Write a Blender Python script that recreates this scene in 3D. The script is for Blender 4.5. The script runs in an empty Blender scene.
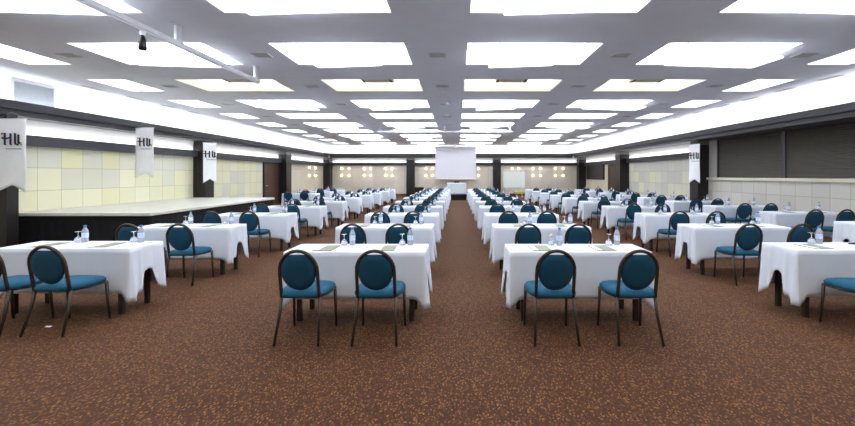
import bpy, bmesh, math, random
from mathutils import Vector, Matrix
random.seed(7)
S = bpy.context.scene
C = S.collection
PI = math.pi

# ---------------------------------------------------------------- materials
def lin(c):
    f = lambda v: (v / 12.92) if v <= 0.04045 else ((v + 0.055) / 1.055) ** 2.4
    return tuple(f(v / 255.0) for v in c) + (1.0,)

def mat(name, rgb, rough=0.6, metal=0.0, spec=0.4, noise=0.0, nscale=40.0, bump=0.0, bscale=300.0,
        emit=None, estr=0.0, trans=0.0, ior=1.45, sheen=0.0):
    m = bpy.data.materials.new(name); m.use_nodes = True
    nt = m.node_tree; b = nt.nodes['Principled BSDF']
    b.inputs['Base Color'].default_value = lin(rgb)
    b.inputs['Roughness'].default_value = rough
    b.inputs['Metallic'].default_value = metal
    b.inputs['Specular IOR Level'].default_value = spec
    b.inputs['IOR'].default_value = ior
    b.inputs['Transmission Weight'].default_value = trans
    b.inputs['Sheen Weight'].default_value = sheen
    if emit is not None:
        b.inputs['Emission Color'].default_value = lin(emit)
        b.inputs['Emission Strength'].default_value = estr
    if noise or bump:
        tc = nt.nodes.new('ShaderNodeTexCoord')
    if noise:
        n = nt.nodes.new('ShaderNodeTexNoise'); n.inputs['Scale'].default_value = nscale
        n.inputs['Detail'].default_value = 3
        nt.links.new(tc.outputs['Object'], n.inputs['Vector'])
        r = nt.nodes.new('ShaderNodeValToRGB')
        a = lin(rgb)
        r.color_ramp.elements[0].position = .3; r.color_ramp.elements[1].position = .7
        r.color_ramp.elements[0].color = tuple(v * (1 - noise) for v in a[:3]) + (1,)
        r.color_ramp.elements[1].color = tuple(min(1, v * (1 + noise)) for v in a[:3]) + (1,)
        nt.links.new(n.outputs['Fac'], r.inputs['Fac'])
        nt.links.new(r.outputs['Color'], b.inputs['Base Color'])
    if bump:
        n2 = nt.nodes.new('ShaderNodeTexNoise'); n2.inputs['Scale'].default_value = bscale
        bp = nt.nodes.new('ShaderNodeBump'); bp.inputs['Strength'].default_value = bump
        bp.inputs['Distance'].default_value = 0.01
        nt.links.new(tc.outputs['Object'], n2.inputs['Vector'])
        nt.links.new(n2.outputs['Fac'], bp.inputs['Height'])
        nt.links.new(bp.outputs['Normal'], b.inputs['Normal'])
    return m

def tile_mat(name, axis, size, off, cols, grout, gw=0.012, rough=0.7):
    """square wall panels: one random colour per panel, thin joints between"""
    m = bpy.data.materials.new(name); m.use_nodes = True
    nt = m.node_tree; N = nt.nodes; L = nt.links; b = N['Principled BSDF']
    b.inputs['Roughness'].default_value = rough; b.inputs['Specular IOR Level'].default_value = 0.25
    tc = N.new('ShaderNodeTexCoord'); sp = N.new('ShaderNodeSeparateXYZ')
    L.new(tc.outputs['Object'], sp.inputs[0])
    def math_(op, a, bb=None):
        n = N.new('ShaderNodeMath'); n.operation = op
        for i, v in enumerate((a, bb)):
            if v is None: continue
            if isinstance(v, (int, float)): n.inputs[i].default_value = v
            else: L.new(v, n.inputs[i])
        return n.outputs[0]
    u = math_('DIVIDE', math_('SUBTRACT', sp.outputs[axis], off[0]), size[0])
    v = math_('DIVIDE', math_('SUBTRACT', sp.outputs['Z'], off[1]), size[1])
    cb = N.new('ShaderNodeCombineXYZ')
    L.new(math_('FLOOR', u), cb.inputs[0]); L.new(math_('FLOOR', v), cb.inputs[1])
    wn = N.new('ShaderNodeTexWhiteNoise'); wn.noise_dimensions = '2D'
    L.new(cb.outputs[0], wn.inputs['Vector'])
    r = N.new('ShaderNodeValToRGB'); r.color_ramp.interpolation = 'CONSTANT'
    while len(r.color_ramp.elements) < len(cols): r.color_ramp.elements.new(0.5)
    for i, c in enumerate(cols):
        r.color_ramp.elements[i].position = i / len(cols); r.color_ramp.elements[i].color = lin(c)
    L.new(wn.outputs['Value'], r.inputs['Fac'])
    fu = math_('FRACT', u); fv = math_('FRACT', v)
    g = math_('MAXIMUM', math_('LESS_THAN', fu, gw / size[0]), math_('LESS_THAN', fv, gw / size[1]))
    mx = N.new('ShaderNodeMix'); mx.data_type = 'RGBA'
    L.new(g, mx.inputs['Factor']); L.new(r.outputs['Color'], mx.inputs['A'])
    mx.inputs['B'].default_value = lin(grout)
    L.new(mx.outputs['Result'], b.inputs['Base Color'])
    return m

def carpet_mat():
    m = bpy.data.materials.new('carpet'); m.use_nodes = True
    nt = m.node_tree; N = nt.nodes; L = nt.links; b = N['Principled BSDF']
    b.inputs['Roughness'].default_value = 0.85; b.inputs['Specular IOR Level'].default_value = 0.2
    b.inputs['Sheen Weight'].default_value = CARPET_SHEEN; b.inputs['Sheen Roughness'].default_value = 0.5
    b.inputs['Sheen Tint'].default_value = lin((255, 196, 150))
    tc = N.new('ShaderNodeTexCoord')
    nz = N.new('ShaderNodeTexNoise'); nz.inputs['Scale'].default_value = 9; nz.inputs['Detail'].default_value = 2
    L.new(tc.outputs['Object'], nz.inputs['Vector'])
    sc = N.new('ShaderNodeVectorMath'); sc.operation = 'SCALE'; sc.inputs['Scale'].default_value = 0.05
    L.new(nz.outputs['Color'], sc.inputs[0])
    ad = N.new('ShaderNodeVectorMath'); ad.operation = 'ADD'
    L.new(tc.outputs['Object'], ad.inputs[0]); L.new(sc.outputs[0], ad.inputs[1])
    base = None
    def flecks(scale, rot, thr, cols, prev, stretch):
        mp = N.new('ShaderNodeMapping'); mp.inputs['Rotation'].default_value[2] = rot
        mp.inputs['Scale'].default_value = (1, stretch, 1)
        L.new(ad.outputs[0], mp.inputs['Vector'])
        vo = N.new('ShaderNodeTexVoronoi'); vo.voronoi_dimensions = '2D'; vo.inputs['Scale'].default_value = scale
        L.new(mp.outputs[0], vo.inputs['Vector'])
        lt = N.new('ShaderNodeMath'); lt.operation = 'LESS_THAN'; lt.inputs[1].default_value = thr
        L.new(vo.outputs['Distance'], lt.inputs[0])
        sp = N.new('ShaderNodeSeparateColor'); L.new(vo.outputs['Color'], sp.inputs[0])
        r = N.new('ShaderNodeValToRGB'); r.color_ramp.interpolation = 'CONSTANT'
        while len(r.color_ramp.elements) < len(cols): r.color_ramp.elements.new(0.5)
        for i, c in enumerate(cols):
            r.color_ramp.elements[i].position = i / len(cols); r.color_ramp.elements[i].color = lin(c)
        L.new(sp.outputs[0], r.inputs['Fac'])
        mx = N.new('ShaderNodeMix'); mx.data_type = 'RGBA'
        L.new(lt.outputs[0], mx.inputs['Factor'])
        if prev is None: mx.inputs['A'].default_value = lin(CARPET_BASE)
        else: L.new(prev, mx.inputs['A'])
        L.new(r.outputs['Color'], mx.inputs['B'])
        return mx.outputs['Result']
    o = flecks(70, 0.45, 0.42, CARPET_A, None, .62)
    o = flecks(60, -0.6, 0.32, CARPET_B, o, .62)
    L.new(o, b.inputs['Base Color'])
    return m

# tuning values
CARPET_SHEEN = 0.07
CARPET_BASE = (60, 36, 23)
CARPET_A = [(69, 40, 23), (48, 28, 20), (78, 45, 23), (50, 30, 27), (88, 56, 28)]
CARPET_B = [(116, 78, 38), (92, 58, 29), (60, 35, 22), (124, 88, 44), (54, 32, 28), (60, 36, 26)]
L_DIFF = 5.0      # diffuser radiance
L_AC = 1.9
COVE_W = 190.0
STRIP_W = 16.0
EXPO = 0.25

M = {}
M['carpet'] = carpet_mat()
M['ceiling'] = mat('ceiling_paint', (228, 233, 245), 0.85, noise=0.02, nscale=3)
M['white'] = mat('white_paint', (240, 240, 240), 0.7, noise=0.01, nscale=5)
M['cove'] = mat('cove_paint', (244, 244, 246), 0.75, noise=0.01, nscale=5)
M['backwall'] = mat('plain_wall_paint', (205, 200, 188), 0.8, noise=0.03, nscale=4)
M['fascia'] = mat('dark_fascia', (66, 66, 72), 0.5, noise=0.06, nscale=6)
M['fascia2'] = mat('dark_fascia_lower', (74, 73, 76), 0.5, noise=0.06, nscale=6)
M['pillar'] = mat('black_pillar_cladding', (36, 33, 33), 0.35, noise=0.12, nscale=8)
M['pillar_cap'] = mat('grey_pillar_cap', (118, 116, 112), 0.5, noise=0.05, nscale=8)
M['tileL'] = tile_mat('panel_wall_left', 'Y', (0.55, 0.545), (8.5, 0.11), [(230, 227, 192), (226, 224, 190), (219, 218, 200), (232, 229, 198), (228, 225, 186), (219, 217, 196)], (184, 182, 154))
M['tileR'] = tile_mat('panel_wall_right', 'Y', (0.55, 0.545), (15.2, 0.11), [(224, 221, 190), (210, 208, 195), (220, 216, 196), (206, 204, 193)], (176, 172, 150))
M['tileE'] = tile_mat('panel_wall_end', 'X', (0.8, 1.3), (0, 0.6), [(218, 210, 196), (213, 205, 191), (221, 213, 199), (216, 208, 193)], (192, 184, 170), gw=0.014)
M['tileF'] = tile_mat('panel_wall_far_sides', 'Y', (0.8, 1.3), (22.7, 0.6), [(220, 212, 190), (216, 208, 186), (224, 216, 196)], (196, 183, 160), gw=0.014)
M['dado'] = tile_mat('dado_panels', 'Y', (0.5, 0.9), (0.2, 0.08), [(205, 203, 194), (199, 197, 189), (209, 206, 196)], (168, 166, 156), gw=0.014)
M['dado_cap'] = mat('cream_dado_cap', (222, 219, 196), 0.5, noise=0.02, nscale=6)
M['wood_door'] = mat('dark_wood', (74, 50, 40), 0.45, noise=0.2, nscale=7)
M['brown_board'] = mat('brown_baseboard', (122, 76, 46), 0.5, noise=0.15, nscale=9)
M['stage_top'] = mat('stage_top_boards', (214, 212, 202), 0.35, noise=0.06, nscale=3)
M['stage_skirt'] = mat('black_skirt_cloth', (18, 18, 21), 0.9, noise=0.2, nscale=12)
M['shutter'] = mat('grey_shutter', (84, 78, 72), 0.5, noise=0.05, nscale=5)
M['post'] = mat('pale_post', (190, 188, 182), 0.5, noise=0.03, nscale=6)
M['teal_shaded'] = mat('teal_fabric_shaded', (3, 62, 86), 0.85, noise=0.10, nscale=120, bump=0.15, bscale=500, sheen=0.04)  # darker copy of the chair teal, shade of the upright backs painted in
M['teal_lit'] = mat('teal_fabric_lit', (2, 76, 104), 0.85, noise=0.10, nscale=120, bump=0.15, bscale=500, sheen=0.04)  # same teal painted lighter, as if the seats were lit from above
M['frame'] = mat('bronze_frame_paint', (62, 52, 45), 0.35, metal=0.3, noise=0.08, nscale=30)
M['table_wood'] = mat('dark_table_wood', (44, 34, 29), 0.5, noise=0.2, nscale=12)
M['table_top'] = mat('table_laminate', (120, 92, 70), 0.5, noise=0.1, nscale=12)
M['cloth'] = mat('white_table_linen', (210, 216, 227), 0.85, bump=0.05, bscale=260, noise=0.015, nscale=4)
M['bottle'] = mat('clear_blue_plastic', (232, 238, 250), 0.12, trans=0.65, ior=1.3)
M['label'] = mat('blue_white_label', (188, 204, 230), 0.5, noise=0.25, nscale=45)
M['cap'] = mat('blue_cap', (74, 118, 190), 0.4, noise=0.03, nscale=20)
M['glass'] = mat('clear_glass', (245, 248, 252), 0.03, trans=0.85, ior=1.4, noise=0.0)
M['pad'] = mat('grey_green_cover', (128, 132, 112), 0.6, noise=0.15, nscale=30)
M['pad_strip'] = mat('pale_print', (216, 220, 208), 0.6, noise=0.06, nscale=60)
M['black'] = mat('black_plastic', (22, 22, 24), 0.4, noise=0.1, nscale=20)
M['paper'] = mat('white_paper', (238, 238, 234), 0.8, noise=0.02, nscale=30)
M['screen'] = mat('matte_screen', (216, 216, 224), 0.9, noise=0.01, nscale=4)
M['cream'] = mat('cream_plastic', (226, 214, 188), 0.5, noise=0.03, nscale=10)
M['silver'] = mat('silver_aluminium', (218, 220, 226), 0.4, metal=0.1, noise=0.04, nscale=12)
M['banner'] = mat('white_banner_cloth', (250, 251, 255), 0.8, noise=0.02, nscale=6, bump=0.03)
M['logo'] = mat('dark_logo_print', (44, 54, 66), 0.7, noise=0.05, nscale=20)
M['logo_red'] = mat('red_print', (208, 92, 78), 0.7, noise=0.05, nscale=20)
M['logo_green'] = mat('green_print', (146, 170, 84), 0.7, noise=0.05, nscale=20)
M['logo_yellow'] = mat('yellow_print', (214, 178, 74), 0.7, noise=0.05, nscale=20)
M['logo_grey'] = mat('grey_print', (140, 146, 152), 0.7, noise=0.05, nscale=20)
M['vent'] = mat('grey_vent', (200, 202, 208), 0.5, noise=0.04, nscale=10)
M['vent_dark'] = mat('vent_opening', (92, 94, 100), 0.7, noise=0.05, nscale=10)
M['cove_panel'] = mat('grey_grille', (140, 148, 154), 0.6, noise=0.05, nscale=10)
M['diff'] = mat('lit_diffuser', (245, 245, 245), 0.6, emit=(240, 246, 255), estr=L_DIFF, noise=0.01, nscale=3)
M['diff_ac'] = mat('dimmer_lit_diffuser', (245, 243, 230), 0.6, emit=(255, 250, 232), estr=L_AC, noise=0.01, nscale=3)
M['glow_slab'] = mat('lamp_glow_slab', (245, 246, 250), 0.6, emit=(240, 246, 255), estr=L_DIFF * 0.9, noise=0.01, nscale=3)  # emissive slab imitating glow that spills below the light openings
M['bulb'] = mat('warm_lamp_glass', (255, 244, 224), 0.4, emit=(255, 238, 212), estr=9.0, noise=0.01, nscale=3)
M['spot'] = mat('lit_spot_glass', (255, 250, 240), 0.4, emit=(255, 250, 240), estr=20.0, noise=0.01, nscale=3)
M['board'] = mat('whiteboard_face', (226, 230, 224), 0.35, noise=0.01, nscale=4)
M['tvblack'] = mat('black_board_face', (30, 31, 35), 0.4, noise=0.05, nscale=6)
M['yellowgreen'] = mat('yellow_green_cloth', (176, 176, 96), 0.8, noise=0.1, nscale=12)

# ---------------------------------------------------------------- mesh builder
class MB:
    def __init__(self): self.bm = bmesh.new(); self.smooth = set()
    def box(self, x0, x1, y0, y1, z0, z1, mi=0, rot=None, bev=0.0):
        vs = [self.bm.verts.new((x, y, z)) for z in (z0, z1) for y in (y0, y1) for x in (x0, x1)]
        fs = []
        for q in ((0, 2, 3, 1), (4, 5, 7, 6), (0, 1, 5, 4), (1, 3, 7, 5), (3, 2, 6, 7), (2, 0, 4, 6)):
            f = self.bm.faces.new([vs[i] for i in q]); f.material_index = mi; fs.append(f)
        if rot is not None:
            bmesh.ops.transform(self.bm, matrix=rot, verts=vs)
        if bev:
            es = list({e for f in fs for e in f.edges})
            r = bmesh.ops.bevel(self.bm, geom=es, offset=bev, segments=2, profile=0.5, affect='EDGES')
            for f in r['faces']: f.material_index = mi
        return self
    def quad(self, pts, mi=0):
        f = self.bm.faces.new([self.bm.verts.new(p) for p in pts]); f.material_index = mi; return self
    def tube(self, pts, r, seg=8, mi=0, closed=False, caps=True):
        pts = [Vector(p) for p in pts]; n = len(pts); rings = []
        rr = r if isinstance(r, (list, tuple)) else [r] * n
        up = None
        for i, p in enumerate(pts):
            if closed: t = pts[(i + 1) % n] - pts[i - 1]
            else: t = pts[min(i + 1, n - 1)] - pts[max(i - 1, 0)]
            t.normalize()
            if up is None: up = Vector((0, 0, 1)) if abs(t.z) < 0.9 else Vector((0, 1, 0))
            a = t.cross(up)
            if a.length < 1e-4: a = t.cross(Vector((1, 0, 0)))
            a.normalize(); b = a.cross(t).normalized(); up = b
            rings.append([self.bm.verts.new(p + (a * math.cos(k * 2 * PI / seg) + b * math.sin(k * 2 * PI / seg)) * rr[i]) for k in range(seg)])
        for i in range(n if closed else n - 1):
            A, B = rings[i], rings[(i + 1) % n]
            for k in range(seg):
                f = self.bm.faces.new((A[k], A[(k + 1) % seg], B[(k + 1) % seg], B[k])); f.material_index = mi; f.smooth = True
        if caps and not closed:
            for R in (rings[0], rings[-1]):
                f = self.bm.faces.new(R); f.material_index = mi
        return self
    def lathe(self, prof, seg=16, mi=0, c=(0, 0, 0)):
        rings = []
        for (r, z) in prof:
            if r < 1e-5: rings.append([self.bm.verts.new((c[0], c[1], c[2] + z))])
            else: rings.append([self.bm.verts.new((c[0] + r * math.cos(k * 2 * PI / seg), c[1] + r * math.sin(k * 2 * PI / seg), c[2] + z)) for k in range(seg)])
        for A, B in zip(rings, rings[1:]):
            if len(A) == 1 and len(B) == 1: continue
            for k in range(seg):
                k2 = (k + 1) % seg
                if len(A) == 1: f = self.bm.faces.new((A[0], B[k2], B[k]))
                elif len(B) == 1: f = self.bm.faces.new((A[k], A[k2], B[0]))
                else: f = self.bm.faces.new((A[k], A[k2], B[k2], B[k]))
                f.material_index = mi; f.smooth = True
        return self
    def build(self, name, mats, parent=None, recalc=True):
        if recalc: bmesh.ops.recalc_face_normals(self.bm, faces=self.bm.faces[:])
        me = bpy.data.meshes.new(name); self.bm.to_mesh(me); self.bm.free()
        for m in (mats if isinstance(mats, (list, tuple)) else [mats]): me.materials.append(m)
        o = bpy.data.objects.new(name, me); C.objects.link(o)
        if parent is not None: o.parent = parent
        return o

def tag(o, label, cat, group=None, kind=None):
    o['label'] = label; o['category'] = cat
    if group: o['group'] = group
    if kind: o['kind'] = kind
    return o
def thing(name, label, cat, loc=(0, 0, 0), rz=0.0, group=None):
    o = bpy.data.objects.new(name, None); C.objects.link(o)
    o.empty_display_size = 0.1; o.location = loc; o.rotation_euler = (0, 0, rz)
    return tag(o, label, cat, group)
def struct(o): o['kind'] = 'structure'; return o
def dup(root, loc, rz, label, group):
    r = root.copy(); C.objects.link(r); r.location = loc; r.rotation_euler = (0, 0, rz)
    r['label'] = label; r['group'] = group
    for ch in list(root.children):
        c = ch.copy(); C.objects.link(c); c.parent = r
        for g in list(ch.children):
            d = g.copy(); C.objects.link(d); d.parent = c
    return r

NTH = ['nearest', 'second-nearest', 'third-nearest', 'fourth-nearest', 'fifth-nearest', 'sixth-nearest', 'seventh-nearest',
       'eighth-nearest', 'ninth-nearest', 'tenth-nearest', 'farthest']
ORD = ['first', 'second', 'third', 'fourth', 'fifth', 'sixth', 'seventh', 'eighth', 'ninth', 'tenth', 'eleventh', 'twelfth']

# ---------------------------------------------------------------- room numbers
HC = 3.78                        # ceiling height
XL, XR = -10.0, 9.65              # wall planes
YE, YB = 29.0, -2.5
BL, BR = -9.5, 8.65              # bulkhead fronts
CL_, CR_ = -9.98, 9.05           # cove wall planes
BE = 28.35                       # bulkhead front on the end wall
ZB0, ZB1 = 2.87, 3.18
LX = [(-8.55, -7.65), (-6.54, -4.24), (-3.17, -0.87), (0.16, 2.46), (3.53, 5.8), (6.93, 7.83)]
LROW = [5.17 + 2.42 * k for k in range(-2, 10)]       # far edge of each row of light openings
LDEP = 1.27

# floor
struct(MB().box(XL - .3, XR + .3, YB - .3, YE + .3, -0.1, 0.0).build('floor', M['carpet']))

# ceiling with openings
def ceiling():
    mb = MB()
    xs = sorted({CL_ - .2, CR_ + .2} | {v for p in LX for v in p})
    ys = sorted({YB, YE + .2} | {y for y in LROW} | {y - LDEP for y in LROW})
    V = {}
    def v(i, j):
        if (i, j) not in V: V[i, j] = mb.bm.verts.new((xs[i], ys[j], HC))
        return V[i, j]
    for i in range(len(xs) - 1):
        for j in range(len(ys) - 1):
            cx = (xs[i] + xs[i + 1]) / 2; cy = (ys[j] + ys[j + 1]) / 2
            if any(a < cx < b for a, b in LX) and any(y - LDEP < cy < y for y in LROW): continue
            mb.bm.faces.new((v(i, j), v(i, j + 1), v(i + 1, j + 1), v(i + 1, j)))
    for f in mb.bm.faces:
        f.normal_update()
    r = bmesh.ops.extrude_face_region(mb.bm, geom=mb.bm.faces[:])
    bmesh.ops.translate(mb.bm, vec=(0, 0, 0.03), verts=[g for g in r['geom'] if isinstance(g, bmesh.types.BMVert)])
    return struct(mb.build('ceiling', M['ceiling']))
ceiling()

# walls -----------------------------------------------------------------
struct(MB().box(XL - .3, XR + .3, YB - .2, YB, 0, 4.2).build('wall_back', M['backwall']))
# left: one wall, tile material then beige at the far end
w = MB().box(XL - .2, XL, YB, 21.6, 0, 2.40).box(XL - .2, XL, 21.6, YE, 0, 2.40, 1).box(XL - .2, XL, YB, YE, 2.40, 2.9, 2)
struct(w.build('wall_left', [M['tileL'], M['tileF'], M['white']]))
w = MB().box(XR, XR + .2, YB, 14.1, 0, 2.9, 3).box(XR, XR + .2, 14.1, 22.3, 0, 2.40).box(XR, XR + .2, 22.3, YE, 0, 2.40, 1).box(XR, XR + .2, 14.1, YE, 2.40, 2.9, 2)
struct(w.build('wall_right', [M['tileR'], M['tileF'], M['white'], M['backwall']]))
w = MB().box(XL - .2, XR + .2, YE, YE + .2, 0, 2.40).box(XL - .2, XR + .2, YE, YE + .2, 2.40, 4.2, 1)
struct(w.build('wall_end', [M['tileE'], M['white']]))

# upper cove walls (white, washed by hidden trough lights)
struct(MB().box(CL_ - .1, CL_, YB, YE, 2.9, HC).build('trim_1', M['cove']))
struct(MB().box(CR_, CR_ + .1, YB, YE, 2.9, HC).build('trim_2', M['cove']))
struct(MB().box(CL_, CR_, 28.8, 28.9, 2.9, HC).build('trim_3', M['cove']))
# bulkheads with a trough behind the lip
def bulk_side(n, xf, xw, s):
    # s = +1: front faces +x (left wall); -1: right wall
    mb = MB()
    a = lambda x0, x1: (min(x0, x1), max(x0, x1))
    x0, x1 = a(xf, xf - s * .05); mb.box(x0, x1, YB, BE + (.05), ZB0 + .13, ZB1)
    x0, x1 = a(xf - s * .02, xw); mb.box(x0, x1, YB, BE + .05, ZB0 + .13, ZB0 + .17)
    x0, x1 = a(xf - s * .10, xw); mb.box(x0, x1, YB, BE + .05, ZB0, ZB0 + .13, 1)
    return struct(mb.build(n, [M['fascia'], M['fascia2']]))
bulk_side('trim_4', BL, XL, 1)
bulk_side('trim_5', BR, XR, -1)
mb = MB().box(BL, BR, BE, BE + .05, ZB0 + .13, ZB1).box(BL, BR, BE + .02, YE, ZB0 + .13, ZB0 + .17).box(BL, BR, BE + .1, YE, ZB0, ZB0 + .13, 1)
struct(mb.build('trim_6', [M['fascia'], M['fascia2']]))
# dark ledges under the light strip
n = 7
for y0, y1 in ((YB, 8.0), (8.22, 14.4), (14.9, 21.3), (21.95, 28.4)):
    mb = MB().box(XL, XL + .18, y0, y1, 2.26, 2.46).box(XL + .16, XL + .18, y0, y1, 2.46, 2.50)
    struct(mb.build('trim_%d' % n, M['fascia'])); n += 1
for y0, y1 in ((14.9, 21.3), (21.95, 28.4)):
    mb = MB().box(XR - .18, XR, y0, y1, 2.26, 2.46).box(XR - .18, XR - .16, y0, y1, 2.46, 2.50)
    struct(mb.build('trim_%d' % n, M['fascia'])); n += 1
PE = [(-3.8, -3.22), (2.72, 3.3)]
for x0, x1 in ((-9.7, -3.8), (-3.22, 2.72), (3.3, 9.15)):
    mb = MB().box(x0, x1, YE - .18, YE, 2.30, 2.48).box(x0, x1, YE - .18, YE - .16, 2.48, 2.52)
    struct(mb.build('trim_%d' % n, M['fascia'])); n += 1
# pillars
def pillar(x0, x1, y0, y1, cap=True):
    global n
    mb = MB().box(x0, x1, y0, y1, 0, 2.72).box(x0 + .01, x1 - .01, y0 + .01, y1 - .01, 2.72, ZB0, 1 if cap else 0)
    struct(mb.build('trim_%d' % n, [M['pillar'], M['pillar_cap']])); n += 1
pillar(XL, -9.48, 8.0, 8.22, False); pillar(XL, -9.53, 14.4, 14.9, False); pillar(XL, -9.56, 21.3, 21.95); pillar(XL, -9.5, 28.4, YE)
pillar(9.13, XR, 14.4, 14.9); pillar(9.13, XR, 21.3, 21.95); pillar(9.12, XR, 28.4, YE)
for x0, x1 in PE: pillar(x0, x1, YE - .42, YE)
# baseboards
struct(MB().box(-9.5, 9.1, YE - .03, YE, 0, .16).build('baseboard_end', M['brown_board']))
struct(MB().box(XL, XL + .03, 14.9, 19.5, 0, .12).build('baseboard_left', M['brown_board']))
struct(MB().box(XR - .03, XR, 14.9, 21.3, 0, .12).build('baseboard_right', M['brown_board']))

# right wall: dado with cap, post
mb = MB().box(XR - .12, XR, YB, 14.4, 0, 1.40).box(XR - .2, XR, YB, 14.4, 1.40, 1.49, 1)
struct(mb.build('trim_%d' % n, [M['dado'], M['dado_cap']])); n += 1
struct(MB().box(XR - .1, XR, 13.94, 14.4, 1.49, ZB0).build('trim_%d' % n, M['post'])); n += 1
# roller shutters
def shutter(y0, y1, label):
    t = thing('roller_shutter', label, 'shutter', (XR - .03, (y0 + y1) / 2, 1.49))
    h = (y1 - y0) / 2
    sl = MB(); z = 0.0
    while z < ZB0 - 1.50:
        z1 = min(z + .062, ZB0 - 1.495)
        sl.quad([(-.035, -h + .06, z), (-.035, h - .06, z), (-.06, h - .06, z + .010), (-.06, -h + .06, z + .010)])
        sl.quad([(-.06, -h + .06, z + .010), (-.06, h - .06, z + .010), (-.035, h - .06, z1), (-.035, -h + .06, z1)])
        z = z1
    sl.box(-.034, .0, -h + .06, h - .06, 0, ZB0 - 1.495)
    sl.build('slat_curtain', M['shutter'], t)
    for s in (-1, 1):
        MB().box(-.09, .0, s * h - .06 if s > 0 else -h, s * h if s > 0 else -h + .06, 0, ZB0 - 1.495).build('guide_rail', M['fascia2'], t)
shutter(11.1, 13.94, 'dark grey roller shutter beside the pale post, farther of the two on the right wall')
shutter(4.6, 11.1, 'long dark grey roller shutter nearest the viewer on the right wall')

# doors
def door(name, x, y0, y1, s, zt):
    w = MB().box(min(x, x + s * .05), max(x, x + s * .05), y0, y1, 0, zt)
    d = struct(w.build(name, M['wood_door']))
    fr = MB()
    for a, b in ((y0 - .1, y0), (y1, y1 + .1)): fr.box(min(x, x + s * .08), max(x, x + s * .08), a, b, 0, zt + .1)
    fr.box(min(x, x + s * .08), max(x, x + s * .08), y0, y1, zt, zt + .1)
    fr.build('door_frame', M['pillar'], d)
    h = MB().tube([(x + s * .05, y0 + .12, 1.02), (x + s * .10, y0 + .12, 1.02), (x + s * .10, y0 + .24, 1.02)], .012)
    h.build('door_handle', M['silver'], d)
door('door_1', XL, 19.65, 21.2, 1, 2.14)
door('door_2', XR, 22.3, 24.0, -1, 2.14)
# dark board on the far right wall, on a frame
t = thing('wall_board', 'large black board fixed on the far right wall beside the brown door', 'board', (XR, 26.45, 1.28))
MB().box(-.10, -.06, -1.6, 1.6, 0, 1.0).build('board_face', M['tvblack'], t)
MB().box(-.06, 0, -1.62, 1.62, -.02, 1.02).build('board_frame', M['black'], t)

# ---------------------------------------------------------------- hidden trough lights (real lamps)
def area(name, loc, rot, sx, sy, power, col=(1, 1, 1)):
    l = bpy.data.lights.new(name, 'AREA'); l.shape = 'RECTANGLE'; l.size = sx; l.size_y = sy; l.energy = power; l.color = col
    o = bpy.data.objects.new(name, l); C.objects.link(o); o.location = loc; o.rotation_euler = rot
    return o
YM = (YB + 28.3) / 2; LEN = 28.3 - YB
area('cove_lamp', (BL - .18, YM, ZB0 + .20), (0, PI - .7, 0), .12, LEN, COVE_W)
area('cove_lamp', (BR + .16, YM, ZB0 + .20), (0, PI + .7, 0), .12, LEN, COVE_W)
area('cove_lamp', (-.42, BE + .18, ZB0 + .20), (PI - .0 - .5, 0, 0), 17.5, .12, COVE_W * .6)
for y0, y1 in ((YB, 8.0), (8.22, 14.4), (14.9, 21.3), (21.95, 28.4)):
    area('strip_lamp', (XL + .09, (y0 + y1) / 2, 2.475), (0, PI - .35, 0), .08, (y1 - y0) * .98, STRIP_W * (y1 - y0) / 6.5)
for y0, y1 in ((14.9, 21.3), (21.95, 28.4)):
    area('strip_lamp', (XR - .09, (y0 + y1) / 2, 2.475), (0, PI + .35, 0), .08, (y1 - y0) * .98, STRIP_W * (y1 - y0) / 6.5)
for x0, x1 in ((-9.5, -3.8), (-3.22, 2.72), (3.3, 9.1)):
    area('strip_lamp', ((x0 + x1) / 2, YE - .09, 2.49), (PI - .35, 0, 0), (x1 - x0) * .98, .08, STRIP_W * (x1 - x0) / 6.5)

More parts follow.
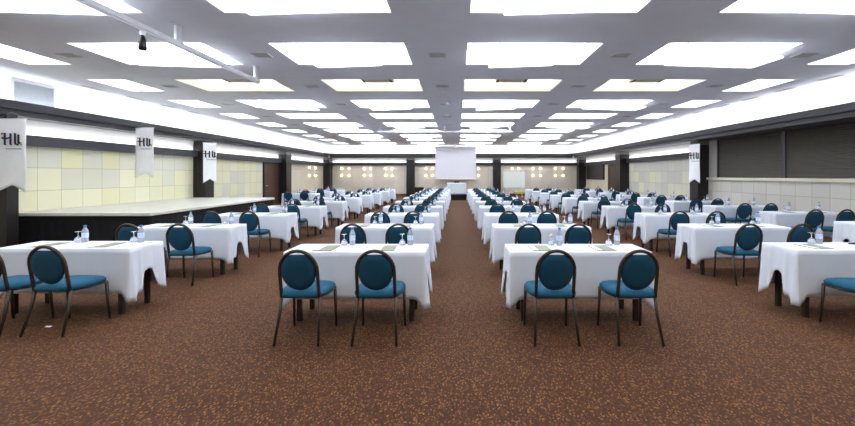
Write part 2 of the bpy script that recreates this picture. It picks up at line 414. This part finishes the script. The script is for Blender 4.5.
# ---------------------------------------------------------------- ceiling lights
PANEL_ROWS = {0, 1, 3, 5, 7, 9}
COLN = ['narrow leftmost column', 'second column from left', 'column just left of the centre gap', 'column just right of the centre gap',
        'second column from right', 'narrow rightmost column']
for r, yf in enumerate(LROW):
    k = r - 2
    for c, (x0, x1) in enumerate(LX):
        if k < 0:                                     # row over the viewer: just its lamps in the openings
            area('ceiling_lamp', ((x0 + x1) / 2, yf - LDEP / 2, HC + .2), (0, 0, 0), (x1 - x0), LDEP, L_DIFF * PI * (x1 - x0) * LDEP * .9)
            continue
        ac = (k == 2 and 0 < c < 5)
        t = thing('ceiling_light', 'recessed %s ceiling light in the %s row, %s' % ('dimmer' if ac else 'bright white', NTH[k].replace('tenth-nearest', 'farthest'), COLN[c]),
                  'ceiling light', ((x0 + x1) / 2, yf - LDEP / 2, HC), 0, 'recessed ceiling lights')
        hx, hy = (x1 - x0) / 2 - .002, LDEP / 2 - .002
        fr = MB()
        for (a, b, d, e) in ((-hx, -hx + .02, -hy, hy), (hx - .02, hx, -hy, hy), (-hx + .02, hx - .02, -hy, -hy + .02), (-hx + .02, hx - .02, hy - .02, hy)):
            fr.box(a, b, d, e, 0.001, .30)
        fr.box(-hx, hx, -hy, hy, .30, .32)
        fr.build('tray', M['white'], t)
        MB().box(-hx + .03, hx - .03, -hy + .03, hy - .03, .24, .27).build('diffuser', M['diff_ac'] if ac else M['diff'], t)
        if 0 < c < 5 and k in PANEL_ROWS:
            tilt = Matrix.Rotation({1: .03, 2: -.035, 3: -.035, 4: .03}[c], 4, 'Y') @ Matrix.Rotation(.03, 4, 'X')
            pw = .85 if c in (1, 4) else .62
            px = {1: .12, 2: -.05, 3: -.08, 4: .2}[c]
            mv = Matrix.Translation((px, .05, -.10)) @ tilt
            MB().box(-pw, pw, -.36, .36, -.015, .015, rot=mv, bev=.012).build('added_glow_panel', M['glow_slab'], t)  # slab and its rods added to draw the glow under the opening
            for sx in (-1, 1):
                q = mv @ Vector((sx * pw * .7, 0, .015))
                MB().tube([q, (q.x, q.y, .25)], .006, 6).build('added_panel_rod', M['silver'], t)
        if k in (0, 1) and 0 < c < 5:
            for q in ((-.45, -.05), (.0, -.42), (.5, -.2)):
                MB().lathe([(0, .20), (.03, .20), (.035, .22), (.035, .245), (0, .245)], 12, c=(q[0], q[1], 0)).build('spot_head', M['vent'], t)
        if ac and 0 < c < 5:
            u = MB().box(-.35, .45, -hy + .1, -hy + .85, .13, .24, bev=.02)
            for i in range(6): u.box(-.20, .30, -hy + .16 + i * .1, -hy + .21 + i * .1, .122, .132, 1)
            for q in (-.30, .38): u.box(q - .03, q + .03, -hy + .14, -hy + .80, .122, .132, 2)
            ob = u.build('air_unit', [M['cream'], M['vent'], M['vent_dark']], t)

# ceiling vents in the gaps
def vent(x, y, w, d, label, louver=True):
    t = thing('ceiling_vent', label, 'vent', (x, y, HC), 0, 'ceiling air vents')
    fr = MB()
    for (a, b, c, e) in ((-w, -w + .03, -d, d), (w - .03, w, -d, d), (-w + .03, w - .03, -d, -d + .03), (-w + .03, w - .03, d - .03, d)):
        fr.box(a, b, c, e, -.012, -.001)
    fr.build('vent_frame', M['vent'], t)
    sl = MB().box(-w + .03, w - .03, -d + .03, d - .03, -.004, -.001, 1)
    k = -d + .05
    while k < d - .04:
        sl.box(-w + .03, w - .03, k, k + .014, -.011, -.005); k += .035
    sl.build('louver', [M['vent'], M['vent_dark']], t)
GAPX = [-7.1, -3.70, -0.36, 3.0, 6.37]
GN = ['leftmost gap', 'left gap', 'centre gap', 'right gap', 'rightmost gap']
for k in range(1, 6):
    for g, gx in enumerate(GAPX):
        vent(gx + (.0 if g != 1 else .12), LROW[k + 2] - .62 - (0 if k else 0), .16, .12, 'small grey ceiling vent in the %s between lights of the %s row' % (GN[g], NTH[k]))
for i, y in enumerate((8.6, 9.8, 10.95, 12.1, 13.3, 14.5)):
    vent(8.45, y, .06, .26, 'narrow slot vent along the right edge of the ceiling, %s from the viewer' % ORD[i], False)
for i, y in enumerate((9.6, 10.9, 12.1, 13.3)):
    vent(-9.2, y, .06, .26, 'narrow slot vent along the left edge of the ceiling, %s from the viewer' % ORD[i], False)
for i, (x, y) in enumerate(((-.36, 9.9), (-.33, 11.6), (-.36, 13.9))):
    o = MB().lathe([(0, -.05), (.045, -.045), (.07, -.02), (.07, 0), (0, 0)], 20).build('smoke_detector', M['white'])
    o.location = (x, y, HC - .001)
    tag(o, 'round white smoke detector in the centre ceiling gap, %s from the viewer' % ORD[i], 'smoke detector', 'smoke detectors')

# grille on the left cove
t = thing('air_grille', 'pale grey grille panel on the white cove above the left banner', 'grille', (CL_, 8.95, 3.2))
MB().box(0, .03, -.42, .42, 0, .5).build('panel', M['cove_panel'], t)
MB().box(.0, .04, -.45, -.42, -.02, .53).box(.0, .04, .42, .45, -.02, .53).box(0, .04, -.42, .42, .5, .53).build('frame', M['vent'], t)

# ---------------------------------------------------------------- hanging rails
t = thing('lighting_rail', 'long silver rail hung under the left part of the ceiling', 'rail', (-4.08, 0, 3.50))
MB().box(-.03, .03, 0.2, 7.8, -.035, .035, bev=.006).box(-.012, .012, .2, 7.8, -.055, -.034).build('rail_bar', M['silver'], t)
for y in (1.5, 5.55, 7.7):
    MB().box(-.02, .02, y - .05, y + .05, .03, .279).box(-.05, .05, y - .08, y + .08, .268, .279).build('hanger_bracket', M['silver'], t)
t = thing('spot_lamp', 'small clip-on spot lamp hanging from the silver rail', 'spot lamp', (-4.08, 4.93, 3.44))
MB().box(-.02, .02, -.03, .03, -.05, .004).build('clamp', M['silver'], t)
MB().lathe([(0, -.24), (.045, -.24), (.05, -.2), (.035, -.1), (.02, -.05), (0, -.05)], 14).build('lamp_head', M['black'], t)
t = thing('lighting_rail', 'white rail hung crosswise under the far part of the ceiling', 'rail', (-.55, 17.25, 3.55))
MB().box(-3.1, 3.1, -.03, .03, -.035, .035, bev=.006).build('rail_bar', M['silver'], t)
for x in (-2.95, 0, 2.95):
    MB().box(x - .05, x + .05, -.02, .02, .03, .229).build('hanger_bracket', M['silver'], t)
# downlight over the screen
t = thing('spot_lamp', 'small bright spotlight on the ceiling just in front of the screen', 'spot lamp', (-.1, 27.6, HC))
MB().lathe([(0, 0), (.07, 0), (.07, -.12), (.05, -.14)], 16).build('lamp_housing', M['white'], t)
MB().lathe([(.05, -.13), (.03, -.15), (0, -.155)], 16).build('lamp_glass', M['spot'], t)
sp = bpy.data.lights.new('screen_spot', 'SPOT'); sp.energy = 3; sp.spot_size = 1.2; sp.spot_blend = .8; sp.shadow_soft_size = .05
so = bpy.data.objects.new('screen_spot', sp); C.objects.link(so); so.location = (-.1, 27.6, HC - .18); so.rotation_euler = (.5, 0, 0)

# ---------------------------------------------------------------- stage
t = thing('stage', 'low stage platform with pale top and black skirt along the left wall', 'stage', (-8.44, 11.43, 0))
MB().box(-1.54, 1.56, -2.92, 2.92, .66, .73, bev=.01).build('platform_top', M['stage_top'], t)
sk = MB()
path = []
N_ = 0
def skirt_line(ax, ay, bx, by):
    L_ = math.hypot(bx - ax, by - ay); k = int(L_ / .06)
    return [(ax + (bx - ax) * i / k, ay + (by - ay) * i / k) for i in range(k)]
pts = skirt_line(-1.5, -2.87, 1.52, -2.87) + skirt_line(1.52, -2.87, 1.52, 2.87) + skirt_line(1.52, 2.87, -1.5, 2.87) + [(-1.5, 2.87)]
top = []; bot = []
for i, (x, y) in enumerate(pts):
    d = .012 * math.sin(i * 1.9) 
    top.append(sk.bm.verts.new((x, y, .659))); bot.append(sk.bm.verts.new((x + d, y + d, .003)))
for i in range(len(pts) - 1):
    sk.bm.faces.new((bot[i], bot[i + 1], top[i + 1], top[i])).smooth = True
sk.build('skirt', M['stage_skirt'], t)
MB().box(-1.46, 1.47, -2.8, 2.8, .1, .655).build('substructure', M['black'], t)

# ---------------------------------------------------------------- banners
def banner(x, y, zt, rz, label, w=.62, h=1.53, ax=0.0):
    t = thing('banner', label, 'banner', (x, y, zt), rz, 'hanging white banners')
    mb = MB(); nx, nz = 12, 20; g = {}
    for i in range(nx + 1):
        for j in range(nz + 1):
            u = -w / 2 + w * i / nx
            hh = h - (1 - abs(2 * i / nx - 1)) * .15
            z = -hh * j / nz
            g[i, j] = mb.bm.verts.new((u, .012 * math.sin(u * 9 + j * .35) * j / nz, z))
    for i in range(nx):
        for j in range(nz):
            mb.bm.faces.new((g[i, j], g[i, j + 1], g[i + 1, j + 1], g[i + 1, j])).smooth = True
    ob = mb.build('banner_cloth', M['banner'], t)
    so = ob.modifiers.new('thick', 'SOLIDIFY'); so.thickness = .003; so.offset = 0
    MB().tube([(-w / 2 - .02, 0, .004), (w / 2 + .02, 0, .004)], .009, 8).build('top_rod', M['silver'], t)
    MB().tube([(-w / 2, 0, .008), (ax, 0, .14), (w / 2, 0, .008)], .003, 5).build('hanging_cord', M['logo_grey'], t)
    # blackletter style H U mark: broken strokes with slanted ends
    lg = MB()
    def stroke(x0, z0, x1, z1, wd=.036, mi=0):
        wd *= 1.3
        dx, dz = x1 - x0, z1 - z0; l = math.hypot(dx, dz); nxx, nzz = -dz / l * wd / 2, dx / l * wd / 2
        vs = [(x0 + nxx, -.016, z0 + nzz), (x0 - nxx, -.016, z0 - nzz), (x1 - nxx, -.016, z1 - nzz), (x1 + nxx, -.016, z1 + nzz)]
        lg.quad(vs, mi)
    z0, z1 = -.54, -.30
    stroke(-.205, z1 - .02, -.165, z1 + .0, .03, 1)                          # red accent left of the H
    stroke(-.13, z0 + .02, -.13, z1 + .01); stroke(-.15, z0 + .02, -.10, z0 - .005, .022)
    stroke(-.20, z0 + .15, -.14, z0 + .125, .026)
    stroke(-.12, z0 + .125, -.02, z0 + .15, .024)
    stroke(-.01, z0 + .02, -.01, z1 - .01); stroke(-.03, z1 - .005, .015, z1 - .03, .02); stroke(-.03, z0 + .02, .02, z0 - .005, .022)
    stroke(.085, z0 + .02, .085, z1); stroke(.065, z1, .10, z1 - .02, .02)
    stroke(.155, z0 + .02, .155, z1 - .03); stroke(.135, z1 - .03, .17, z1 - .05, .02)
    stroke(.08, z0 + .02, .16, z0 - .005, .024); stroke(.155, z0 + .02, .20, z0 + .045, .024)
    stroke(.195, z0 - .005, .225, z0 + .012, .028, 2); stroke(.20, z0 + .03, .225, z0 + .045, .02, 3)
    stroke(-.11, z0 - .085, .22, z0 - .085, .014, 4)
    lg.build('logo', [M['logo'], M['logo_red'], M['logo_green'], M['logo_yellow'], M['logo_grey']], t)
    return t
banner(-9.29, 7.93, 2.75, 0, 'white swallow-tailed banner nearest the viewer, at the left picture edge', w=.60)
banner(-9.29, 11.3, 2.98, 0, 'white swallow-tailed banner over the middle of the stage', w=.54, h=1.48)
banner(-9.27, 14.25, 2.78, .5, 'white swallow-tailed banner before the black pillar behind the stage', w=.42, h=1.5)
banner(8.84, 14.15, 2.72, -1.2, 'white swallow-tailed banner before the black pillar on the right wall', w=.42, h=1.45)

# ---------------------------------------------------------------- wall lamps
def wall_lamp(x, y, rz, label):
    t = thing('wall_lamp', label, 'wall lamp', (x, y, 1.80), rz, 'twin wall lamps')
    MB().box(-.05, .05, -.03, 0, -.34, .34, bev=.008).build('back_plate', M['cream'], t)
    for s in (1, -1):
        MB().lathe([(0, -.06), (.03, -.058), (.052, -.02), (.055, .02), (.042, .052), (0, .06)], 16, c=(0, -.08, s * .27)).build('lamp_shade', M['bulb'], t)
    return t
EW = [(-8.79, 0), (-8.23, 0), (-7.08, 0), (-6.57, 0), (-5.43, 0), (-4.93, 0), (-2.36, 0), (-1.85, 0), (1.62, 0), (4.19, 0), (4.69, 0), (5.79, 0), (6.35, 0), (7.5, 0), (8.08, 0)]
for i, (x, _) in enumerate(EW):
    side = 'left' if x < 0 else 'right'
    j = i if x < 0 else len(EW) - 1 - i
    wall_lamp(x, YE, 0, 'glowing twin wall lamp on the end wall, %s from the %s corner' % (ORD[j], side))
wall_lamp(XL, 25.6, PI / 2, 'glowing twin wall lamp on the far left wall, nearer of two')
wall_lamp(XL, 26.7, PI / 2, 'glowing twin wall lamp on the far left wall, nearer the corner')

# ---------------------------------------------------------------- projection screen, podium, stand
t = thing('projection_screen', 'large pale pull-down projection screen hanging at the far end of the aisle', 'projection screen', (-.1, 28.1, 1.25))
MB().box(-1.5, 1.5, -.004, .004, .06, 2.32).build('screen_sheet', M['screen'], t)
MB().box(-1.56, 1.56, -.07, .07, 2.32, 2.45, bev=.02).build('roller_case', M['white'], t)
MB().box(-1.52, 1.52, -.02, .02, 0, .06, bev=.006).build('weight_bar', M['cream'], t)
for s in (-1, 1):
    MB().tube([(s * 1.3, 0, 2.45), (s * 1.3, 0, 2.529)], .008, 6).build('hanger', M['silver'], t)
t = thing('podium', 'low black podium under the white-covered table at the aisle end', 'podium', (-.02, 24.25, 0))
MB().box(-.68, .68, -.42, .42, .30, .34).build('deck', M['black'], t)
MB().box(-.64, .64, -.38, .38, 0, .30).build('skirt', M['stage_skirt'], t)
def desk(loc):
    t = thing('table', 'small table hidden under a full white cloth on the black podium', 'table', loc)
    MB().box(-.58, .58, -.28, .28, .70, .73).build('tabletop', M['table_top'], t)
    for sx in (-1, 1):
        for sy in (-1, 1):
            MB().box(sx * .53 - .02, sx * .53 + .02, sy * .23 - .02, sy * .23 + .02, 0, .70).build('leg', M['table_wood'], t)
desk((-.02, 24.25, .34))

# ---------------------------------------------------------------- chair prototype
def chair_proto():
    t = thing('banquet_chair', 'x', 'chair')
    # seat
    mb = MB(); na, nr = 40, 6
    def sup(a, hx, hy, p=4.0):
        c, s = math.cos(a), math.sin(a)
        k = (abs(c) ** p + abs(s) ** p) ** (-1 / p)
        return c * k * hx, s * k * hy
    prof = [(0.0, .492), (.5, .490), (.8, .484), (.93, .473), (1.0, .452), (.985, .432), (.95, .424), (0, .424)]
    rings = []
    for (f, z) in prof:
        if f == 0: rings.append([mb.bm.verts.new((0, .02, z))]); continue
        R = []
        for k in range(na):
            x, y = sup(2 * PI * k / na, .235 * f, .222 * f)
            x *= 1.0 + .05 * (y / .222)
            R.append(mb.bm.verts.new((x, y + .02, z)))
        rings.append(R)
    for A, B in zip(rings, rings[1:]):
        for k in range(na):
            k2 = (k + 1) % na
            if len(A) == 1: f = mb.bm.faces.new((A[0], B[k], B[k2]))
            elif len(B) == 1: f = mb.bm.faces.new((A[k], B[0], A[k2]))
            else: f = mb.bm.faces.new((A[k], B[k], B[k2], A[k2]))
            f.smooth = True
    mb.build('seat', M['teal_lit'], t)
    # back pad, near-circular, clipped flat just under the arch
    lean = lambda z: -.165 - (z - .44) * .17
    mb = MB(); na = 40; rings = []
    for (f, d) in ((0, -.026), (.6, -.025), (.88, -.020), (1.0, 0.0), (.88, .020), (.6, .026), (0, .028)):
        if f == 0:
            zc = .672; rings.append([mb.bm.verts.new((0, lean(zc) + d, zc))]); continue
        R = []
        for k in range(na):
            a = 2 * PI * k / na
            x = .165 * math.cos(a) * f
            zz = .184 * math.sin(a)
            zz = min(zz, .164)
            if math.sin(a) > 0: x = math.copysign(min(abs(x) * 1.03, .165 * f), x)
            z = .674 + zz * f
            R.append(mb.bm.verts.new((x, lean(z) + d, z)))
        rings.append(R)
    for A, B in zip(rings, rings[1:]):
        for k in range(na):
            k2 = (k + 1) % na
            if len(A) == 1: f = mb.bm.faces.new((A[0], B[k], B[k2]))
            elif len(B) == 1: f = mb.bm.faces.new((A[k], B[0], A[k2]))
            else: f = mb.bm.faces.new((A[k], B[k], B[k2], A[k2]))
            f.smooth = True
    mb.build('backrest', M['teal_shaded'], t)
    # arch
    pts = []
    for z in (.43, .5, .58, .66): pts.append((-.177, lean(z), z))
    for k in range(1, 16):
        a = PI - PI * k / 16
        z = .68 + .195 * math.sin(a); pts.append((  .177 * math.cos(a), lean(z), z))
    for z in (.66, .58, .5, .43): pts.append((.177, lean(z), z))
    MB().tube(pts, .0165, 10).build('back_frame', M['frame'], t)
    # seat frame ring
    MB().tube([(-.180, -.165, .425), (-.215, 0, .415), (-.22, .16, .413), (-.20, .215, .413), (.20, .215, .413), (.22, .16, .413), (.215, 0, .415), (.180, -.165, .425)],
              .012, 8, closed=True).build('seat_frame', M['frame'], t)
    for s in (-1, 1):
        MB().tube([(s * .180, -.155, .425), (s * .188, -.19, .24), (s * .205, -.262, 0)], [.0165, .015, .013], 8).build('leg', M['frame'], t)
    for s in (-1, 1):
        MB().tube([(s * .212, .195, .42), (s * .216, .205, .22), (s * .22, .225, 0)], [.0165, .015, .013], 8).build('leg', M['frame'], t)
    return t

# table prototype: dark legs, thin top (1.6 x .5)
TW, TD, TH = 1.50, 0.47, 0.745
def table_proto():
    t = thing('conference_table', 'x', 'table')
    MB().box(-TW / 2, TW / 2, -TD / 2, TD / 2, TH - .028, TH, bev=.004).build('tabletop', M['table_top'], t)
    MB().box(-TW / 2 + .1, TW / 2 - .1, -TD / 2 + .03, -TD / 2 + .05, TH - .09, TH - .028).box(-TW / 2 + .1, TW / 2 - .1, TD / 2 - .05, TD / 2 - .03, TH - .09, TH - .028).build('apron', M['table_wood'], t)
    for sx in (-1, 1):
        for sy in (-1, 1):
            x, y = sx * (TW / 2 - .14), sy * (TD / 2 - .055)
            MB().box(x - .025, x + .025, y - .022, y + .022, 0, TH - .028, bev=.004).build('leg', M['table_wood'], t)
    return t

def cloth_mesh(seed, hx, hy, th, front=.50, end=.28, tip=.585, flare=.010):
    rnd = random.Random(seed)
    ph = [rnd.uniform(0, 6.28) for _ in range(8)]
    e = .007
    X, Y = hx + e, hy + e; rad = .012
    per = []      # (x, y, nx, ny, dist to corner, onEnd)
    def edge(ax, ay, bx, by, nx, ny, k, on_end):
        for i in range(k):
            f = i / k; x = ax + (bx - ax) * f; y = ay + (by - ay) * f
            d = min(f, 1 - f) * math.hypot(bx - ax, by - ay)
            per.append((x, y, nx, ny, d, on_end))
    def corner(cx, cy, a0):
        for i in range(6):
            a = a0 + PI / 2 * i / 6
            per.append((cx + rad * math.cos(a), cy + rad * math.sin(a), math.cos(a), math.sin(a), 0, None))
    edge(-X + rad, -Y, X - rad, -Y, 0, -1, 40, False); corner(X - rad, -Y + rad, -PI / 2)
    edge(X, -Y + rad, X, Y - rad, 1, 0, 36, True); corner(X - rad, Y - rad, 0)
    edge(X - rad, Y, -X + rad, Y, 0, 1, 40, False); corner(-X + rad, Y - rad, PI / 2)
    edge(-X, Y - rad, -X, -Y + rad, -1, 0, 36, True); corner(-X + rad, -Y + rad, PI)
    n_ = len(per); mb = MB(); nv = 10
    tips = [tip + rnd.uniform(-.03, .03) for _ in range(4)]
    rows = []
    for j in range(nv + 1):
        R = []
        for i, (x, y, nx, ny, d, on_end) in enumerate(per):
            ci = (1 if x > 0 else 0) + (2 if y > 0 else 0)
            tp = tips[ci]
            s = i / n_ * 2 * PI
            wv = .10 + .025 * math.sin(ph[2] + ci * 2.1)          # width of the hanging corner fold
            q = min(1, max(0, (d - wv) / .07)); q = 1 - q * q * (3 - 2 * q)
            if on_end: L = end + (tp - .55 * d - end) * q + .012 * math.sin(d * 40 + ph[3])
            elif on_end is False: L = front + (tp - front) * math.exp(-(d / .05) ** 2)
            else: L = tp
            v = j / nv
            cr = .5 + .5 * math.sin(s * 9 + ph[0]); 
            if on_end:
                fold = .042 * math.exp(-(d / .05) ** 2) + .022 * math.exp(-((d - wv - .01) / .022) ** 2)
                off = v * (flare * cr + fold) + .003 * v
            elif on_end is False:
                off = v * flare * .6 * cr + .004 * v * (.5 + .5 * math.sin(s * 37 + ph[1])) + v * .012 * math.exp(-(d / .06) ** 2)
            else: off = v * .034
            off = max(off, .001)
            zz = th + e - L * v
            if j == 0: zz = th + e
            R.append(mb.bm.verts.new((x + nx * off, y + ny * off, zz)))
        rows.append(R)
    for A, B in zip(rows, rows[1:]):
        for k in range(n_):
            k2 = (k + 1) % n_
            mb.bm.faces.new((A[k], B[k], B[k2], A[k2])).smooth = True
    f = mb.bm.faces.new(rows[0])
    o = mb.build('tablecloth', M['cloth'])
    sf = o.modifiers.new('thick', 'SOLIDIFY'); sf.thickness = .003; sf.offset = 1
    return o

def bottle_proto():
    t = thing('water_bottle', 'x', 'bottle')
    MB().lathe([(0, 0), (.030, 0), (.033, .006), (.033, .045), (.031, .05), (.033, .055), (.033, .125), (.030, .145), (.018, .172), (.013, .18), (.013, .19), (0, .19)], 16).build('bottle_body', M['bottle'], t)
    MB().lathe([(.0338, .058), (.0338, .118)], 16).build('label', M['label'], t)
    MB().lathe([(0, .188), (.016, .188), (.016, .207), (.013, .21), (0, .21)], 14).build('cap', M['cap'], t)
    return t
def glass_proto():
    t = thing('goblet', 'x', 'glass')
    MB().lathe([(.036, 0), (.039, .018), (.036, .04), (.024, .06), (.006, .068), (.0, .068), (0, .064), (.02, .056), (.032, .038), (.036, .018), (.034, 0), (.036, 0)], 18).build('bowl', M['glass'], t)
    MB().lathe([(0, .066), (.007, .069), (.0045, .085), (.005, .115), (.009, .122), (0, .122)], 10).build('stem', M['glass'], t)
    MB().lathe([(0, .120), (.012, .121), (.032, .127), (.033, .130), (0, .129)], 18).build('foot', M['glass'], t)
    return t
def pad_proto():
    t = thing('notepad', 'x', 'notepad')
    MB().box(-.105, .105, -.148, .148, 0, .006).build('cover', M['pad'], t)
    MB().box(-.104, -.045, -.146, .146, .0061, .0068).build('printed_band', M['pad_strip'], t)
    return t

P_ch, P_tb, P_bo, P_gl, P_pd = chair_proto(), table_proto(), bottle_proto(), glass_proto(), pad_proto()
P_cl = [cloth_mesh(s, TW / 2, TD / 2, TH) for s in (1, 2, 3, 4)]
used = {}
def place(proto, loc, rz, label, group, key):
    """first use moves the prototype itself, later uses copy it with its parts"""
    if not used.get(key):
        used[key] = True
        proto.location = loc; proto.rotation_euler = (0, 0, rz); proto['label'] = label; proto['group'] = group
        return proto
    return dup(proto, loc, rz, label, group)

rj = random.Random(3)
ZT = TH + .007 + .0035          # top surface of the cloth
BLK = {'CL': 'just left of the central aisle', 'CR': 'just right of the central aisle', 'L': 'in the left block', 'R': 'in the right block',
       'RO': 'along the right wall', 'LO': 'near the left wall beyond the stage'}
def setup(blk, row, rank, tx, c1, c2, dy=0.0, chairs=(True, True), items=(True, True)):
    where = '%s table %s' % (NTH[rank], BLK[blk])
    Y0 = 3.765 + 1.9 * row + dy           # chair origin
    YT = Y0 + .25 + .06 + TD / 2           # table centre
    place(P_tb, (tx, YT, 0), 0, 'dark-legged conference table under white cloth, the ' + where, 'cloth-covered conference tables', 'tb')
    v = (int(row) * 3 + len(blk) + ord(blk[0])) % 4
    cl = place(P_cl[v], (tx, YT, 0), 0, 'white tablecloth hanging over the ' + where, 'white tablecloths', ('cl', v))
    tag(cl, cl['label'], 'tablecloth', 'white tablecloths')
    for i, cx in enumerate((c1, c2)):
        side = ('left', 'right')[i]
        if chairs[i]:
            place(P_ch, (cx + rj.uniform(-.012, .012) * (row > 0), Y0 + rj.uniform(-.03, .0) * (row > 0), 0), rj.uniform(-.05, .05) * (row > 0), 'teal banquet chair, %s seat at the ' % side + where, 'teal banquet chairs', 'ch')
        if not items[i]: continue
        px = tx + (-.38, .30)[i]
        yb = YT + TD / 2
        place(P_bo, (px + .25, yb - .08 + rj.uniform(-.01, .01), ZT), rj.uniform(0, 6), 'blue-capped water bottle, %s place on the ' % side + where, 'water bottles', 'bo')
        place(P_gl, (px + .155, yb - .075 + rj.uniform(-.01, .01), ZT), rj.uniform(0, 6), 'upturned stem glass, %s place on the ' % side + where, 'upturned stem glasses', 'gl')
        place(P_pd, (px + .0 + rj.uniform(-.02, .02), YT - .03, ZT), rj.uniform(-.06, .06), 'grey-green notepad, %s place on the ' % side + where, 'notepads', 'pd')

for r in range(10):
    if r == 0: setup('CL', 0, 0, -1.10, -1.485, -.765)
    else: setup('CL', r, r, -1.15, -1.48, -.84)
    if r == 0: setup('CR', 0, 0, 1.33, .925, 1.70)
    else: setup('CR', r, r, 1.35, 1.0, 1.74)
    if r == 0: setup('L', 0, 0, -4.43, -4.67, -4.05, dy=.2)
    elif r == 1: setup('L', 1, 1, -4.33, -4.70, -3.97)
    else: setup('L', r, r, -4.27, -4.75, -4.02)
    if r == 0: setup('R', 0, 0, 4.49, 4.13, 4.86, dy=.1, chairs=(True, False), items=(True, False))
    elif r == 1: setup('R', 1, 1, 4.50, 4.19, 4.92)
    else: setup('R', r, r, 4.66, 4.30, 5.0)
    if r == 1: setup('RO', 1, 0, 7.5, 7.0, 7.65, dy=.35, chairs=(False, False), items=(False, False))
    elif r > 1: setup('RO', r, r - 1, 7.5 + .15 * (r == 2), 7.1 + .14 * (r == 2), 7.74 + .14 * (r == 2), dy=.35 if r == 2 else .15)
for i, r in enumerate((6.72, 7.72, 8.72)):
    setup('LO', r, i, -7.0, -7.25, -6.55)

# cloth on the podium table
pc = cloth_mesh(9, .58, .28, .73, front=.70, end=.69, tip=.705, flare=.012)
pc.location = (-.02, 24.25, .34)
tag(pc, 'long white cloth over the table on the black podium at aisle end', 'tablecloth')
t = thing('projector', 'small dark projector on the white-covered table at the aisle end', 'projector', (-.02, 24.25, .34 + .7405))
MB().box(-.17, .17, -.13, .13, .012, .10, bev=.015).build('projector_body', M['black'], t)
MB().tube([(.07, .13, .055), (.07, .16, .055)], .035, 14).build('lens', M['vent_dark'], t)
for sx in (-1, 1):
    for sy in (-1, 1): MB().lathe([(0, 0), (.012, 0), (.012, .013), (0, .013)], 8, c=(sx * .13, sy * .09, 0)).build('foot', M['black'], t)

# whiteboard on stand
t = thing('whiteboard', 'white presentation board on a wheeled stand before the end wall, right of screen', 'whiteboard', (4.05, 26.9, 0))
MB().box(-.73, .73, -.012, .012, .72, 1.80).build('board_panel', M['board'], t)
fr = MB()
for (a, b, c, d) in ((-.76, .76, 1.80, 1.83), (-.76, .76, .69, .72), (-.76, -.73, .72, 1.80), (.73, .76, .72, 1.80)): fr.box(a, b, -.02, .02, c, d)
fr.build('board_frame', M['silver'], t)
for s in (-1, 1):
    MB().box(s * .55 - .02, s * .55 + .02, .02, .05, .06, 1.7).build('upright', M['silver'], t)
    MB().box(s * .55 - .02, s * .55 + .02, -.28, .32, .0, .06).build('foot', M['silver'], t)
MB().box(-.55, .55, .022, .048, .35, .39).build('cross_bar', M['silver'], t)
# low side table with yellow-green top before the whiteboard
t = thing('side_table', 'low side table with yellow-green cover in front of the whiteboard', 'side table', (4.15, 24.4, 0))
MB().box(-.5, .5, -.25, .25, .50, .53, bev=.004).build('tabletop', M['table_wood'], t)
MB().box(-.51, .51, -.26, .26, .531, .536).box(-.51, .51, -.268, -.262, .40, .536).build('cover', M['yellowgreen'], t)
for sx in (-1, 1):
    for sy in (-1, 1): MB().box(sx * .45 - .02, sx * .45 + .02, sy * .2 - .02, sy * .2 + .02, 0, .50).build('leg', M['table_wood'], t)
# black equipment cabinet near the left end pillar
t = thing('equipment_cabinet', 'low black equipment cabinet beside the left end-wall pillar', 'cabinet', (-2.72, 27.4, 0))
MB().box(-.33, .33, -.28, .28, .07, .66, bev=.015).build('cabinet_body', M['black'], t)
MB().box(-.36, .36, -.31, .31, .66, .70, bev=.008).build('lid', M['pillar'], t)
for sx in (-1, 1):
    for sy in (-1, 1): MB().tube([(sx * .26 - .015, sy * .2, .036), (sx * .26 + .015, sy * .2, .036)], .035, 12).build('caster', M['vent_dark'], t)
# pen on the right-hand front table, paper scrap on the carpet
o = MB().tube([(-.09, 0, .011), (-.03, 0, .011), (.05, 0, .011), (.09, 0, .011)], [.008, .011, .011, .006], 8).build('marker_pen', M['black'])
o.location = (4.74, 4.52, ZT); o.rotation_euler = (0, 0, .12)
tag(o, 'black marker pen lying on the nearest table in the right block', 'pen')
mb = MB(); 
ps = [(-.03, -.01, .002), (-.005, -.022, .009), (.03, -.012, .003), (.035, .012, .008), (.0, .022, .002), (-.03, .012, .010)]
cv = mb.bm.verts.new((0, 0, .013)); vs = [mb.bm.verts.new(p) for p in ps]
for i in range(6): mb.bm.faces.new((cv, vs[i], vs[(i + 1) % 6]))
mb.bm.faces.new(vs[::-1])
o = mb.build('paper_scrap', M['paper']); o.location = (-4.25, 3.95, 0)
tag(o, 'small white paper scrap on the carpet under the left block chairs', 'paper scrap')

# ---------------------------------------------------------------- world, camera, view
w = bpy.data.worlds.new('world'); S.world = w; w.use_nodes = True
w.node_tree.nodes['Background'].inputs['Color'].default_value = (.5, .5, .52, 1)
w.node_tree.nodes['Background'].inputs['Strength'].default_value = 0.2
cam = bpy.data.cameras.new('camera'); co = bpy.data.objects.new('camera', cam); C.objects.link(co)
co.location = (0, 0, 1.58); co.rotation_euler = (PI / 2, 0, 0)
cam.sensor_width = 36.0; cam.lens = 36.0 * 380 / 855
cam.shift_x = -(457 - 427.5) / 855; cam.shift_y = -(213 - 175) / 855
cam.clip_start = 0.05; cam.clip_end = 100
S.camera = co
S.view_settings.view_transform = 'Standard'; S.view_settings.look = 'None'; S.view_settings.gamma = 1.0
S.view_settings.use_curve_mapping = False
S.view_settings.exposure = EXPO
S.cycles.use_denoising = True
S.cycles.max_bounces = 8; S.cycles.diffuse_bounces = 5; S.cycles.transmission_bounces = 8
